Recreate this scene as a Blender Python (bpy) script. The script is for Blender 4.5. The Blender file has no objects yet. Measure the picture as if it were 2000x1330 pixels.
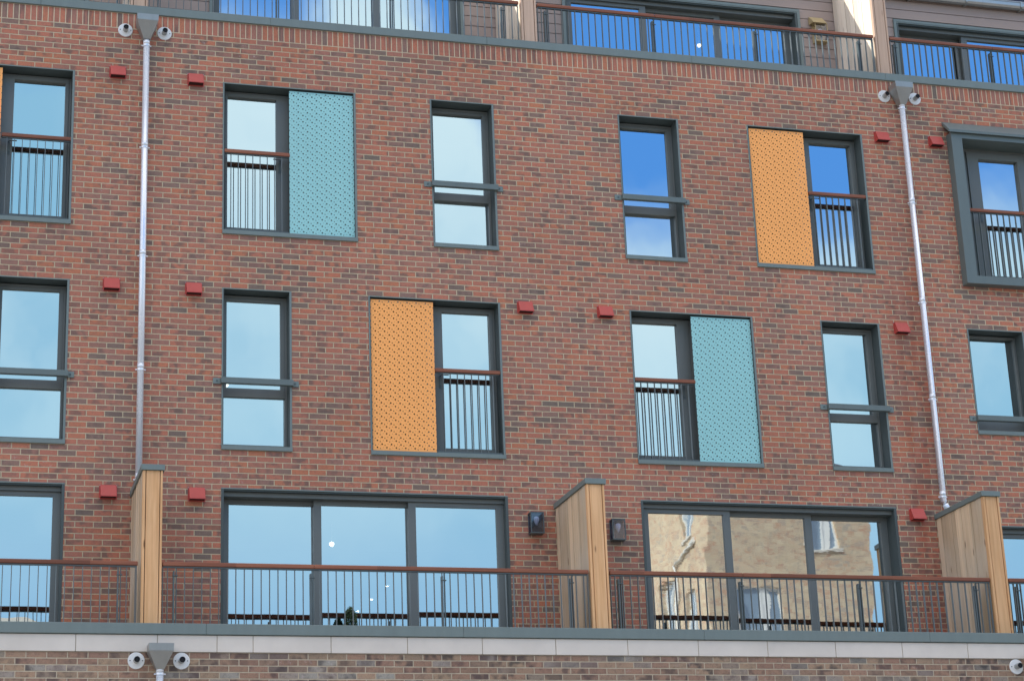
import bpy, math, random
from mathutils import Vector, Matrix
random.seed(7)
C = bpy.context.scene.collection
sc = bpy.context.scene
H = 8.55            # height of the datum (sill of the second row of windows) above the pavement
R = math.radians

# ------------------------------------------------------------------ mesh helpers
class MB:
    """collects shapes and links them as one mesh object"""
    def __init__(s): s.v = []; s.f = []
    def box(s, x0, x1, y0, y1, z0, z1):
        n = len(s.v)
        s.v += [(x, y, z) for x in (x0, x1) for y in (y0, y1) for z in (z0, z1)]
        s.f += [tuple(n+i for i in q) for q in ((0,1,3,2),(4,6,7,5),(0,4,5,1),(2,3,7,6),(0,2,6,4),(1,5,7,3))]
        return s
    def cbox(s, x0, x1, y0, y1, z0, z1, b=.004):
        """box with chamfered long edges seen from the front"""
        pts = [(x0+b,y0),(x1-b,y0),(x1,y0+b),(x1,y1),(x0,y1),(x0,y0+b)]
        def ring(z, k):
            return [(x0+b+k if i in (0,) else x1-b-k if i == 1 else x1-k if i in (2,3) else x0+k, y+(k if i in (0,1,2,5) else 0), z)
                    for i,(x,y) in enumerate(pts)]
        rings = [ring(z0, b), ring(z0+b, 0), ring(z1-b, 0), ring(z1, b)]
        n = len(s.v)
        for r in rings: s.v += r
        for j in range(3):
            for i in range(6):
                a, c = n+j*6+i, n+j*6+(i+1) % 6
                s.f.append((a, c, c+6, a+6))
        s.f.append(tuple(n+5-i for i in range(6))); s.f.append(tuple(n+18+i for i in range(6)))
        return s
    def quad(s, *p):
        n = len(s.v); s.v += list(p); s.f.append(tuple(range(n, n+len(p)))); return s
    def prism(s, prof, x0, x1):
        """prof: list of (y,z) going round, extruded along x"""
        n = len(s.v); k = len(prof)
        s.v += [(x0, y, z) for y, z in prof] + [(x1, y, z) for y, z in prof]
        for i in range(k):
            j = (i+1) % k; s.f.append((n+i, n+j, n+k+j, n+k+i))
        s.f.append(tuple(n+k-1-i for i in range(k))); s.f.append(tuple(n+k+i for i in range(k)))
        return s
    def tube(s, pts, r, seg=14, cap=True):
        pts = [Vector(p) for p in pts]; n0 = len(s.v)
        rs = r if isinstance(r, (list, tuple)) else [r]*len(pts)
        for i, p in enumerate(pts):
            d = (pts[min(i+1, len(pts)-1)] - pts[max(i-1, 0)]).normalized()
            a = d.orthogonal().normalized() if abs(d.z) < .9 else Vector((1,0,0))
            a = (a - d*a.dot(d)).normalized(); b = d.cross(a)
            for k in range(seg):
                t = 2*math.pi*k/seg
                s.v.append(tuple(p + (a*math.cos(t)+b*math.sin(t))*rs[i]))
        for i in range(len(pts)-1):
            for k in range(seg):
                a, b = n0+i*seg+k, n0+i*seg+(k+1) % seg
                s.f.append((a, b, b+seg, a+seg))
        if cap:
            s.f.append(tuple(n0+seg-1-k for k in range(seg)))
            e = n0+(len(pts)-1)*seg; s.f.append(tuple(e+k for k in range(seg)))
        return s
    def frustum(s, a, b):
        """a, b: lists of four points (bottom ring, top ring)"""
        n = len(s.v); s.v += a+b
        for i in range(4):
            j = (i+1) % 4; s.f.append((n+i, n+j, n+4+j, n+4+i))
        s.f.append((n+3, n+2, n+1, n)); s.f.append((n+4, n+5, n+6, n+7)); return s
    def build(s, name, mat, parent=None, loc=(0,0,0), smooth=False, z=H):
        me = bpy.data.meshes.new(name)
        me.from_pydata([(v[0]-loc[0], v[1]-loc[1], v[2]-loc[2]) for v in s.v], [], s.f)
        me.materials.append(mat); me.validate()
        import bmesh as bmm
        bm = bmm.new(); bm.from_mesh(me)
        if len(me.polygons) > 1: bmm.ops.recalc_face_normals(bm, faces=bm.faces)
        bm.to_mesh(me); bm.free()
        if smooth:
            for p in me.polygons: p.use_smooth = len(p.vertices) == 4
        o = bpy.data.objects.new(name, me); C.objects.link(o)
        o.location = (loc[0], loc[1], loc[2]+z)
        if parent:
            o.parent = parent; o.matrix_parent_inverse = Matrix.Identity(4)
            pl = world_loc(parent); o.location = Vector(o.location)-pl
        return o

def world_loc(o):
    l = Vector(o.location)
    while o.parent: o = o.parent; l += Vector(o.location)
    return l
def tag(o, label=None, cat=None, group=None, kind=None):
    if label: o['label'] = label
    if cat: o['category'] = cat
    if group: o['group'] = group
    if kind: o['kind'] = kind
    return o
def thing(name, label, cat, loc, group=None):
    o = bpy.data.objects.new(name, None); C.objects.link(o)
    o.location = (loc[0], loc[1], loc[2]+H); o.empty_display_size = .1
    return tag(o, label, cat, group)
def copy_tree(o, parent=None):
    c = o.copy(); C.objects.link(c)
    if parent: c.parent = parent
    for ch in list(o.children): copy_tree(ch, c)
    return c
def inst(src, name, parent, loc):
    """another object using the same mesh; loc is where the source's origin goes"""
    o = bpy.data.objects.new(name, src.data); C.objects.link(o)
    o.parent = parent; o.location = Vector((loc[0], loc[1], loc[2]+H))-world_loc(parent)
    return o

# ------------------------------------------------------------------ node helpers
class NT:
    def __init__(s, name):
        s.m = bpy.data.materials.new(name); s.m.use_nodes = True
        s.t = s.m.node_tree; s.t.nodes.clear(); s.out = s.t.nodes.new('ShaderNodeOutputMaterial')
    def n(s, typ, **kw):
        nd = s.t.nodes.new(typ)
        for k, v in kw.items(): setattr(nd, k, v)
        return nd
    def put(s, sock, v):
        if isinstance(v, bpy.types.NodeSocket): s.t.links.new(v, sock)
        elif isinstance(v, (tuple, list)) and len(v) == 3 and sock.type == 'RGBA': sock.default_value = (*v, 1)
        else: sock.default_value = v
    def math(s, op, a, b=0, c=0, clamp=False):
        nd = s.n('ShaderNodeMath', operation=op); nd.use_clamp = clamp
        for i, v in enumerate((a, b, c)): s.put(nd.inputs[i], v)
        return nd.outputs[0]
    def sstep(s, x, a, b, lo=0., hi=1.):
        nd = s.n('ShaderNodeMapRange', interpolation_type='SMOOTHSTEP')
        for i, v in enumerate((x, a, b, lo, hi)): s.put(nd.inputs[i], v)
        return nd.outputs[0]
    def comb(s, x, y, z=0.):
        nd = s.n('ShaderNodeCombineXYZ')
        for i, v in enumerate((x, y, z)): s.put(nd.inputs[i], v)
        return nd.outputs[0]
    def sep(s, v):
        nd = s.n('ShaderNodeSeparateXYZ'); s.put(nd.inputs[0], v); return nd.outputs
    def noise(s, v, scale, detail=2, rough=.5):
        nd = s.n('ShaderNodeTexNoise'); s.put(nd.inputs['Vector'], v)
        nd.inputs['Scale'].default_value = scale; nd.inputs['Detail'].default_value = detail
        nd.inputs['Roughness'].default_value = rough
        return nd.outputs['Fac']
    def white(s, v):
        nd = s.n('ShaderNodeTexWhiteNoise', noise_dimensions='3D'); s.put(nd.inputs['Vector'], v)
        return nd.outputs['Value']
    def ramp(s, f, stops, interp='LINEAR'):
        nd = s.n('ShaderNodeValToRGB'); s.put(nd.inputs[0], f); cr = nd.color_ramp; cr.interpolation = interp
        while len(cr.elements) < len(stops): cr.elements.new(.5)
        for e, (p, c) in zip(cr.elements, stops): e.position = p; e.color = (*c, 1)
        return nd.outputs[0]
    def mix(s, f, a, b, mode='MIX'):
        nd = s.n('ShaderNodeMix', data_type='RGBA', blend_type=mode); nd.clamp_result = False
        s.put(nd.inputs[0], f); s.put(nd.inputs[6], a); s.put(nd.inputs[7], b)
        return nd.outputs[2]
    def coords(s): return s.n('ShaderNodeTexCoord').outputs['Object']
    def pos(s): return s.n('ShaderNodeNewGeometry').outputs['Position']
    def rnd(s): return s.n('ShaderNodeObjectInfo').outputs['Random']
    def bump(s, h, dist, strength=1.):
        nd = s.n('ShaderNodeBump'); s.put(nd.inputs['Height'], h)
        nd.inputs['Distance'].default_value = dist; nd.inputs['Strength'].default_value = strength
        return nd.outputs[0]
    def bsdf(s, col, rough=.6, metal=0., normal=None, spec=None):
        b = s.n('ShaderNodeBsdfPrincipled'); s.put(b.inputs['Base Color'], col)
        s.put(b.inputs['Roughness'], rough); b.inputs['Metallic'].default_value = metal
        if normal is not None: s.put(b.inputs['Normal'], normal)
        if spec is not None: b.inputs['Specular IOR Level'].default_value = spec
        s.t.links.new(b.outputs[0], s.out.inputs[0]); return b

def brick(name, bw, rh, stops, mortar_col, off=.5, zoff=0., seed=0., joint=.0061, eff=.5, vary=.2, dark=(.140,.106,.092), darkp=.31, gain=1.):
    t = NT(name); p = t.pos(); x, y, z = t.sep(p)
    wob = t.math('SUBTRACT', t.noise(p, 3.3, 1), .5)
    u = t.math('ADD', x, y); u = t.math('ADD', u, t.math('MULTIPLY', wob, .006))
    zz = t.math('ADD', t.math('SUBTRACT', z, zoff), t.math('MULTIPLY', t.math('SUBTRACT', t.noise(p, 1.7, 1), .5), .006))
    rv = t.math('DIVIDE', zz, rh); row = t.math('FLOOR', rv)
    uu = t.math('DIVIDE', u, bw)
    uu = t.math('ADD', uu, t.math('MULTIPLY', t.math('FLOORED_MODULO', row, 2.), off))
    uu = t.math('ADD', uu, t.math('MULTIPLY', t.math('SUBTRACT', t.white(t.comb(row, 3.1, seed)), .5), .05))
    col = t.math('FLOOR', uu); fu = t.math('FRACT', uu); fz = t.math('FRACT', rv)
    cell = t.comb(col, row, seed)
    du = t.math('MULTIPLY', t.math('MINIMUM', fu, t.math('SUBTRACT', 1., fu)), bw)
    dz = t.math('MULTIPLY', t.math('MINIMUM', fz, t.math('SUBTRACT', 1., fz)), rh)
    d = t.math('MINIMUM', du, dz)
    fine = t.noise(p, 70, 3)
    d = t.math('ADD', d, t.math('MULTIPLY', t.math('SUBTRACT', t.noise(p, 28, 2), .5), .0042))
    mask = t.sstep(d, joint-.0016, joint+.0016)
    r1 = t.white(cell); r2 = t.white(t.comb(row, col, seed+5.5)); r3 = t.white(t.comb(row, col, seed+11.7))
    base = t.ramp(t.math('ADD', r1, t.math('MULTIPLY', t.math('SUBTRACT', t.noise(p, .8, 2), .5), .55), clamp=True), stops)
    # darker fired shading running along part of each brick, with soft ends
    pu = t.comb(t.math('ADD', t.math('MULTIPLY', fu, 1.25), t.math('MULTIPLY', r2, 37.)), t.math('MULTIPLY', fz, .35), t.math('MULTIPLY', r3, 19.))
    pn = t.noise(pu, 1.6, 1.)
    pm = t.math('MULTIPLY', t.sstep(pn, .40, .66), t.sstep(r2, .9-darkp*2.6, 1.-darkp*.5))
    mott = t.noise(p, 24, 3, .6)
    base = t.mix(t.math('MULTIPLY', pm, .80), base, dark)
    base = t.mix(t.math('MULTIPLY', t.sstep(mott, .46, .70), .6), base, t.mix(.5, base, dark))
    base = t.mix(t.math('MULTIPLY', t.sstep(r3, .0, 1.), .30), base, t.mix(.5, base, (.34,.16,.14)))
    m = t.math('MULTIPLY_ADD', fine, .5, .75)
    base = t.mix(1., base, t.comb(m, m, m), 'MULTIPLY')
    # pale lime bloom, in patches
    zz2 = t.math('ABSOLUTE', t.math('SUBTRACT', z, H-.32))
    band = t.sstep(zz2, .55, .10)
    zone = t.math('MAXIMUM', t.sstep(t.noise(p, .6, 2), .50, .66), t.math('MULTIPLY', band, t.sstep(t.noise(t.comb(x, 0., 0.), .45, 1), .38, .52)))
    bl = t.math('MULTIPLY', t.sstep(t.noise(p, 21, 4, .65), .56, .70), t.math('MULTIPLY', zone, t.sstep(t.white(t.comb(row, col, seed+2.2)), .35, .8)))
    base = t.mix(t.math('MULTIPLY', bl, eff), base, (.52,.42,.42))
    mc = t.mix(t.noise(p, 9, 3), tuple(c*.78 for c in mortar_col), tuple(c*1.18 for c in mortar_col))
    c = t.mix(mask, mc, base)
    if seed == 1.:   # damp run-off beside the right downpipe
        st = t.math('MULTIPLY', t.sstep(t.math('ABSOLUTE', t.math('SUBTRACT', x, 9.76)), .42, .06), t.sstep(z, H+4.2, H+2.2))
        st = t.math('MULTIPLY', st, t.sstep(t.noise(t.comb(t.math('MULTIPLY', x, 5.), 0., z), 1., 3), .3, .6))
        c = t.mix(t.math('MULTIPLY', st, .75), c, t.mix(1., c, (.80,.62,.58), 'MULTIPLY'))
    big = t.math('MULTIPLY_ADD', t.noise(p, .5, 3), vary*2, 1.-vary)
    big = t.math('MULTIPLY', big, gain)
    c = t.mix(1., c, t.comb(big, big, big), 'MULTIPLY')
    h = t.math('ADD', mask, t.math('MULTIPLY', fine, .45))
    t.bsdf(c, .9, normal=t.bump(h, .005, .8), spec=.25)
    return t.m

def metal(name, col, rough=.42, grime=.12, spec=.5, metallic=0.):
    t = NT(name); p = t.pos()
    st = t.noise(t.comb(*[t.math('MULTIPLY', a, b) for a, b in zip(t.sep(p), (9., 9., 1.2))]), 1.0, 4, .6)
    f = t.math('MULTIPLY_ADD', st, grime*2, 1.-grime)
    f = t.math('MULTIPLY', f, t.math('MULTIPLY_ADD', t.noise(p, 45, 2), grime*.5, 1.-grime*.25))
    c = t.mix(1., col, t.comb(f, f, f), 'MULTIPLY')
    r = t.math('MULTIPLY_ADD', t.noise(p, 6, 3), .2, rough-.1)
    t.bsdf(c, r, metallic, spec=spec, normal=t.bump(t.noise(p, 5., 1), .0015, .5))
    return t.m

def wood(name, a, b, axis='z', board=.125, knots=1., spec=.2, rough=.75, bdir='x', seed=0., weather=None):
    t = NT(name); p = t.pos(); x, y, z = t.sep(p)
    w = {'x': x, 'y': y, 'z': z}[bdir]
    bi = t.math('FLOOR', t.math('DIVIDE', w, board))
    rb = t.white(t.comb(bi, seed, 1.3))
    off = t.math('MULTIPLY', rb, 13.)
    sc_ = {'x': (1.3, 26., 26.), 'y': (26., 1.3, 26.), 'z': (26., 26., 1.3)}[axis]
    q = t.comb(*[t.math('ADD', t.math('MULTIPLY', c_, k), off) for c_, k in zip((x, y, z), sc_)])
    g = t.noise(q, 1., 4, .6)
    sc2 = {'x': (.9, 7., 7.), 'y': (7., .9, 7.), 'z': (7., 7., .9)}[axis]
    q2 = t.comb(*[t.math('ADD', t.math('MULTIPLY', c_, k), off) for c_, k in zip((x, y, z), sc2)])
    g2 = t.noise(q2, 1., 2)
    c = t.mix(t.sstep(g, .3, .72), a, b)
    c = t.mix(t.math('MULTIPLY', t.sstep(g2, .35, .75), .4), c, tuple(v*.72 for v in a))
    f = t.math('MULTIPLY_ADD', rb, .42, .76)
    c = t.mix(1., c, t.comb(f, f, f), 'MULTIPLY')
    if weather: c = t.mix(t.math('MULTIPLY', t.sstep(t.noise(p, 1.1, 3), .35, .7), .6), c, weather)
    if knots:
        sc3 = {'x': (1.6, 9., 9.), 'y': (9., 1.6, 9.), 'z': (9., 9., 2.1)}[axis]
        q3 = t.comb(*[t.math('ADD', t.math('MULTIPLY', c_, k), off) for c_, k in zip((x, y, z), sc3)])
        v = t.n('ShaderNodeTexVoronoi'); t.put(v.inputs['Vector'], q3); v.inputs['Scale'].default_value = 1.
        k = t.sstep(v.outputs['Distance'], .16, .05)
        on = t.sstep(t.sep(v.outputs['Color'])[0], .45, .6)
        c = t.mix(t.math('MULTIPLY', t.math('MULTIPLY', k, on), .8*knots), c, (.13,.055,.025))
    t.bsdf(c, rough, spec=spec, normal=t.bump(g, .0012, .6))
    return t.m

def plain(name, col, rough=.7, n=.15, scale=4., metallic=0., spec=.4):
    t = NT(name); p = t.pos()
    f = t.math('MULTIPLY_ADD', t.noise(p, scale, 4, .6), n*2, 1.-n)
    t.bsdf(t.mix(1., col, t.comb(f, f, f), 'MULTIPLY'), rough, metallic, spec=spec)
    return t.m

def glass(name, refl=.56, tint=(.86,.97,1.), wave=.0016, inner=(.30,.34,.34), ripple=0., rough=0.):
    t = NT(name); p = t.pos(); r = t.rnd()
    o = t.math('MULTIPLY', r, 40.)
    x, y, z = t.sep(p)
    q = t.comb(t.math('ADD', x, o), y, t.math('MULTIPLY', z, .8))
    h = t.math('ADD', t.noise(q, 1.15, 2, .55), t.math('MULTIPLY', t.noise(q, 3.4, 1), .12))
    if ripple: h = t.math('ADD', h, t.math('MULTIPLY', t.noise(t.comb(t.math('MULTIPLY', x, .6), y, t.math('MULTIPLY', z, 2.2)), 7., 2), ripple))
    nrm = t.bump(h, wave, 1.)
    gl = t.n('ShaderNodeBsdfGlossy'); t.put(gl.inputs['Color'], tint); gl.inputs['Roughness'].default_value = rough
    t.put(gl.inputs['Normal'], nrm)
    tr = t.n('ShaderNodeBsdfTransparent'); t.put(tr.inputs['Color'], inner)
    lw = t.n('ShaderNodeLayerWeight'); lw.inputs['Blend'].default_value = .35
    f = t.math('MULTIPLY_ADD', lw.outputs['Fresnel'], .35, refl, clamp=True)
    mx = t.n('ShaderNodeMixShader'); t.put(mx.inputs[0], f)
    t.t.links.new(tr.outputs[0], mx.inputs[1]); t.t.links.new(gl.outputs[0], mx.inputs[2])
    t.t.links.new(mx.outputs[0], t.out.inputs[0]); return t.m

def perforated(name, col):
    """powder-coated sheet with rows of round holes of three sizes (the holes are see-through)"""
    t = NT(name); p = t.coords(); x, y, z = t.sep(p)
    PX, PZ = .1253, .0935
    dists = []
    for (ox, oz, rad) in ((0,0,.0105),(.5,.52,.0103),(.30,-.15,.0070),(.81,.37,.0068),(.13,.52,.0040),(.62,.02,.0040),(.86,.80,.0038)):
        for sx in (0,):
            fx = t.math('SUBTRACT', t.math('FRACT', t.math('ADD', t.math('DIVIDE', x, PX), .5-ox+10)), .5)
            # rows climb gently to the right
            zz = t.math('ADD', t.math('DIVIDE', z, PZ), 10.5-oz)
            fz = t.math('SUBTRACT', t.math('FRACT', zz), .5)
            dx = t.math('MULTIPLY', fx, PX); dz = t.math('MULTIPLY', fz, PZ)
            d = t.math('SQRT', t.math('ADD', t.math('MULTIPLY', dx, dx), t.math('MULTIPLY', dz, dz)))
            dists.append(t.math('SUBTRACT', d, rad))
    d = dists[0]
    for e in dists[1:]: d = t.math('MINIMUM', d, e)
    hole = t.math('LESS_THAN', d, 0.)
    pp = t.pos()
    f = t.math('MULTIPLY_ADD', t.noise(pp, 1.6, 3), .12, .94)
    b = t.bsdf(t.mix(1., col, t.comb(f, f, f), 'MULTIPLY'), .5, spec=.35)
    tr = t.n('ShaderNodeBsdfTransparent'); mx = t.n('ShaderNodeMixShader'); t.put(mx.inputs[0], hole)
    t.t.links.new(b.outputs[0], mx.inputs[1]); t.t.links.new(tr.outputs[0], mx.inputs[2])
    t.t.links.new(mx.outputs[0], t.out.inputs[0]); return t.m

def emit(name, col, s):
    t = NT(name); e = t.n('ShaderNodeEmission'); t.put(e.inputs[0], col); e.inputs[1].default_value = s
    t.t.links.new(e.outputs[0], t.out.inputs[0]); return t.m

RED = [(0,(.455,.178,.100)),(.2,(.465,.174,.110)),(.45,(.42,.166,.112)),(.68,(.37,.166,.120)),(.84,(.31,.165,.128)),(.94,(.24,.158,.128)),(1,(.175,.142,.118))]
BRN = [(0,(.33,.21,.145)),(.3,(.27,.175,.125)),(.55,(.38,.27,.18)),(.75,(.24,.18,.13)),(.9,(.32,.30,.26)),(1,(.17,.14,.12))]
TAN = [(0,(.62,.48,.33)),(.4,(.68,.55,.39)),(.65,(.60,.43,.30)),(.85,(.56,.33,.22)),(1,(.44,.38,.32))]
M = {}
M['red'] = brick('red_brick', .225, .075, RED, (.49,.415,.285), seed=1., vary=.24)
M['soldier'] = brick('red_brick_on_end', .075, .225, RED, (.58,.48,.34), off=0., zoff=H+5.775, seed=4., eff=.3)
M['brown'] = brick('brown_brick', .2288, .075, BRN, (.46,.39,.29), zoff=H-2.855, seed=9., darkp=.25, eff=.35, dark=(.06,.055,.055))
M['tan'] = brick('tan_stock_brick', .225, .075, TAN, (.62,.54,.40), seed=13., dark=(.40,.34,.28), darkp=.2, eff=.1, gain=1.)
M['coping'] = metal('grey_green_coping', (.150,.195,.190), .5, .12)
M['lining'] = metal('grey_green_powder_coat', (.115,.150,.148), .42, .10)
M['reveal'] = metal('shaded_reveal_lining', (.075,.098,.100), .6, .10, spec=.25)  # shade of the soffit and jambs put into a darker base colour
M['frame'] = metal('dark_grey_frame', (.125,.142,.138), .45, .08)
M['steel'] = metal('dark_painted_steel', (.075,.100,.105), .38, .1)
M['bar'] = metal('satin_grey_railing_paint', (.085,.112,.118), .36, .08, spec=1.)
M['zinc'] = metal('galvanised_pipe', (.74,.79,.85), .26, .06, metallic=.35)
M['zinc2'] = metal('dull_zinc', (.40,.41,.40), .38, .15, metallic=.8)
M['white'] = metal('white_painted_metal', (.70,.72,.72), .4, .12)
M['black'] = plain('black_void', (.008,.009,.012), .8)
M['vent'] = metal('red_painted_metal', (.42,.060,.050), .55, .12)
M['stone'] = plain('pale_stone', (.63,.59,.53), .85, .15, 2.3)
M['hand'] = wood('red_hardwood', (.205,.072,.040), (.29,.108,.058), 'x', 1.7, 0., spec=.35, rough=.5)
M['cedar'] = wood('fresh_cedar', (.74,.46,.245), (.60,.34,.16), 'z', 3., 1., seed=2.)
M['cedar_side'] = wood('pale_larch_boards', (.72,.56,.38), (.60,.45,.29), 'z', .137, 1., bdir='y', weather=(.60,.54,.44))
M['larch_up'] = wood('pale_pink_larch', (.72,.53,.40), (.62,.45,.34), 'z', 3., .7, seed=6.)
M['clad'] = plain('taupe_cladding_board', (.34,.275,.245), .75, .08, 1.6)
M['glass'] = glass('reflective_glass')
M['glass_wavy'] = glass('wavy_reflective_glass', wave=.0016, ripple=.05, rough=.014)
M['orange'] = perforated('orange_perforated_metal', (.96,.42,.12))
M['teal'] = perforated('teal_perforated_metal', (.30,.60,.61))
M['bulb'] = emit('lit_lamp', (1.,.86,.66), 9.)
M['spot'] = emit('lit_downlight', (1.,.9,.75), 30.)
M['panel'] = plain('dark_shade_sheet', (.035,.042,.045), .6, .05)  # for the dark sheet that stands for shade behind the shutter
M['plaster'] = plain('interior_plaster', (.30,.29,.27), .9, .05)
M['membrane'] = plain('grey_paving', (.25,.25,.24), .9, .12)
M['roof'] = plain('dark_slate', (.055,.06,.07), .6, .2, 7.)
M['solar'] = plain('solar_panel_glass', (.012,.018,.05), .6, .1)
M['smoked'] = plain('smoked_plastic', (.045,.05,.065), .2, .1)
M['opal'] = plain('frosted_bulb', (.92,.93,.96), .3, .03)
M['ochre'] = metal('ochre_metal', (.42,.33,.17), .5, .1)
M['foliage'] = plain('dark_foliage', (.045,.075,.03), .8, .4, 20.)
M['clay'] = plain('grey_pot', (.13,.13,.13), .7)
M['whiteframe'] = plain('white_window_frame', (.8,.8,.78), .4, .03)
M['asphalt'] = plain('asphalt', (.05,.05,.052), .95, .3, 14.)
M['pave'] = plain('concrete_paving', (.30,.29,.27), .9, .15, 3.)
M['ground'] = plain('gravelly_ground', (.22,.21,.18), .95, .25, .6)
M['paint'] = plain('white_road_paint', (.7,.7,.68), .7, .1)

# ------------------------------------------------------------------ the building
bld = thing('apartment_building', 'red brick apartment block with dark grey windows and a set-back clad top storey', 'building', (0,0,-H))
XL, XR = -9.0, 21.0
P = .0  # wall plane
BOT, TOP = -2.62, 5.775
def sheet(name, mat, x0, x1, z0, z1, holes, y, parent=bld):
    xs = sorted({x0, x1, *[h[0] for h in holes], *[h[1] for h in holes]}); zs = sorted({z0, z1, *[h[2] for h in holes], *[h[3] for h in holes]})
    xs = [x for x in xs if x0 <= x <= x1]; zs = [z for z in zs if z0 <= z <= z1]
    m = MB(); idx = {}
    def vid(i, j):
        if (i, j) not in idx: idx[(i, j)] = len(m.v); m.v.append((xs[i], y, zs[j]))
        return idx[(i, j)]
    for i in range(len(xs)-1):
        for j in range(len(zs)-1):
            cx, cz = (xs[i]+xs[i+1])/2, (zs[j]+zs[j+1])/2
            if any(h[0] < cx < h[1] and h[2] < cz < h[3] for h in holes): continue
            m.f.append((vid(i, j), vid(i+1, j), vid(i+1, j+1), vid(i, j+1)))
    return m.build(name, mat, parent)

t2, b2, t3, b3 = 2.175, 0., 5.10, 2.925
TD, BD = -.495, -2.62
holes = []
def win_hole(x0, x1, z0, z1): holes.append((x0, x1, z0, z1))
LIN = .028
def lining(x0, x1, z0, z1, y1=.24, mat='lining', name='window', proud=.006, sill=True, yf=None):
    """metal reveal lining round an opening; this mesh is the window, everything else in it is a child"""
    y0 = -proud if yf is None else yf
    m = MB(); yf2 = y0+.004; TH = .012
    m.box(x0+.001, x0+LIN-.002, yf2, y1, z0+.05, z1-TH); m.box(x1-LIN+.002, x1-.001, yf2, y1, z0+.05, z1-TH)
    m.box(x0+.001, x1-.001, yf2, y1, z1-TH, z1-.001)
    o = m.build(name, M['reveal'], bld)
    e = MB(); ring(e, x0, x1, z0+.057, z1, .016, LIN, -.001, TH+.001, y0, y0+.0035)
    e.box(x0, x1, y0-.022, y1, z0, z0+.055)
    e.build('edge_trim_and_sill', M['coping'], o)  # paler colour on the front edges imitates the extra sky light there
    return o
def pane(parent, x0, x1, z0, z1, y, mat='glass', tilt=True):
    cx, cz = (x0+x1)/2, (z0+z1)/2
    o = MB().quad((x0,y,z0),(x1,y,z0),(x1,y,z1),(x0,y,z1)).build('pane', M[mat], parent, loc=(cx, y, cz))
    if tilt: o.rotation_euler = (R(random.uniform(-.12,.12)), 0, R(random.uniform(-.12,.12)))
    return o
def ring(m, x0, x1, z0, z1, l, r, b, t, y0, y1):
    m.box(x0, x0+l, y0, y1, z0, z1); m.box(x1-r, x1, y0, y1, z0, z1)
    m.box(x0+l, x1-r, y0, y1, z0, z0+b); m.box(x0+l, x1-r, y0, y1, z1-t, z1)

G = .25   # glass plane
def narrow(x0, z0, hgt=2.175, transom=.83, width=.91, base=.075):
    x1, z1 = x0+width, z0+hgt
    win_hole(x0, x1, z0, z1)
    w = lining(x0, x1, z0, z1)
    m = MB(); a, b, c, d = x0+LIN, x1-LIN, z0+.055, z1-LIN
    y0 = .212
    ring(m, a, b, c, d, .022, .028, base, .030, y0, .275)                # outer frame
    if transom: m.box(a+.022, b-.028, y0-.004, .275, z0+transom-.06, z0+transom+.015)
    f = m.build('frame', M['frame'], w)
    if transom:
        s = MB(); ring(s, a+.024, b-.030, z0+transom+.018, d-.032, .040, .052, .040, .036, y0+.006, .27)
        s.build('sash', M['frame'], w)
        pane(w, a+.06, b-.078, z0+transom+.056, d-.066, G)
        pane(w, a+.022, b-.028, c+.075, z0+transom-.06, G)
    else:
        pane(w, a+.022, b-.028, c+base, d-.03, G)
    return w

def guard_bar(x0, z, label, width=.91):
    """flat metal bar across a window, lugs bolted to the brickwork"""
    t = thing('guard_bar', label, 'guard bar', (x0+width/2, 0, z), 'guard bars across the narrow windows')
    a, b = x0-.112, x0+width+.088
    m = MB().cbox(x0-.012, x0+width+.012, -.075, -.012, z, z+.078, .004)
    m.build('bar', M['lining'], t)
    for s in (a, b-.10):
        MB().cbox(s, s+.10, -.018, -.001, z, z+.078, .003).build('lug', M['coping'], t)
        q = s+.05
        MB().tube([(q, -.018, z+.04), (q, -.028, z+.04)], .011, 8).build('bolt', M['steel'], t)
    return t

def juliet_window(x0, z0, side, hgt=2.175, yf=None, door_right_handle=True):
    """1.81 m opening; door on one side, shutter standing in front of the other; side = where the shutter is"""
    x1, z1 = x0+1.81, z0+hgt; win_hole(x0, x1, z0, z1)
    w = lining(x0, x1, z0, z1)
    a, b, c, d = x0+LIN, x1-LIN, z0+.055, z1-LIN
    mid = x0+.905
    m = MB(); ring(m, a, b, c, d, .03, .03, .02, .02, .215, .275)
    if side == 'R': da, db = a+.03, mid+.02; m.box(mid+.02, mid+.10, .215, .275, c+.02, d-.02); fa, fb = mid+.10, b-.03
    else: da, db = mid-.02, b-.03; m.box(mid-.10, mid-.02, .215, .275, c+.02, d-.02); fa, fb = a+.03, mid-.10
    m.build('frame', M['frame'], w)
    # door leaf
    if side == 'R': pa, pb = x0+.092, x0+.755
    else: pa, pb = x0+1.048, x0+1.705
    lf = MB(); ring(lf, da+.004, db-.004, c+.024, d-.024, pa-da-.004, db-.004-pb, .10, .046, .205, .268)
    lf.build('door_leaf', M['frame'], w)
    pane(w, pa, pb, c+.124, d-.07, G)
    MB().box(fa, fb, .24, .262, c+.02, d-.02).build('shade_sheet', M['panel'], w)  # dark sheet in place of the pane, standing for shade behind the shutter
    hx = pb+.045 if side == 'R' else pa-.045; s = -1 if side == 'R' else 1
    hd = MB().box(hx-.016, hx+.016, .195, .205, z0+1.0, z0+1.21).tube([(hx, .195, z0+1.17), (hx, .14, z0+1.17), (hx+s*.10, .14, z0+1.17)], .009, 8)
    hd.tube([(hx, .2, z0+1.04), (hx, .185, z0+1.04)], .013, 8)
    hd.build('door_handle', M['steel'], w)
    return w

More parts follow.
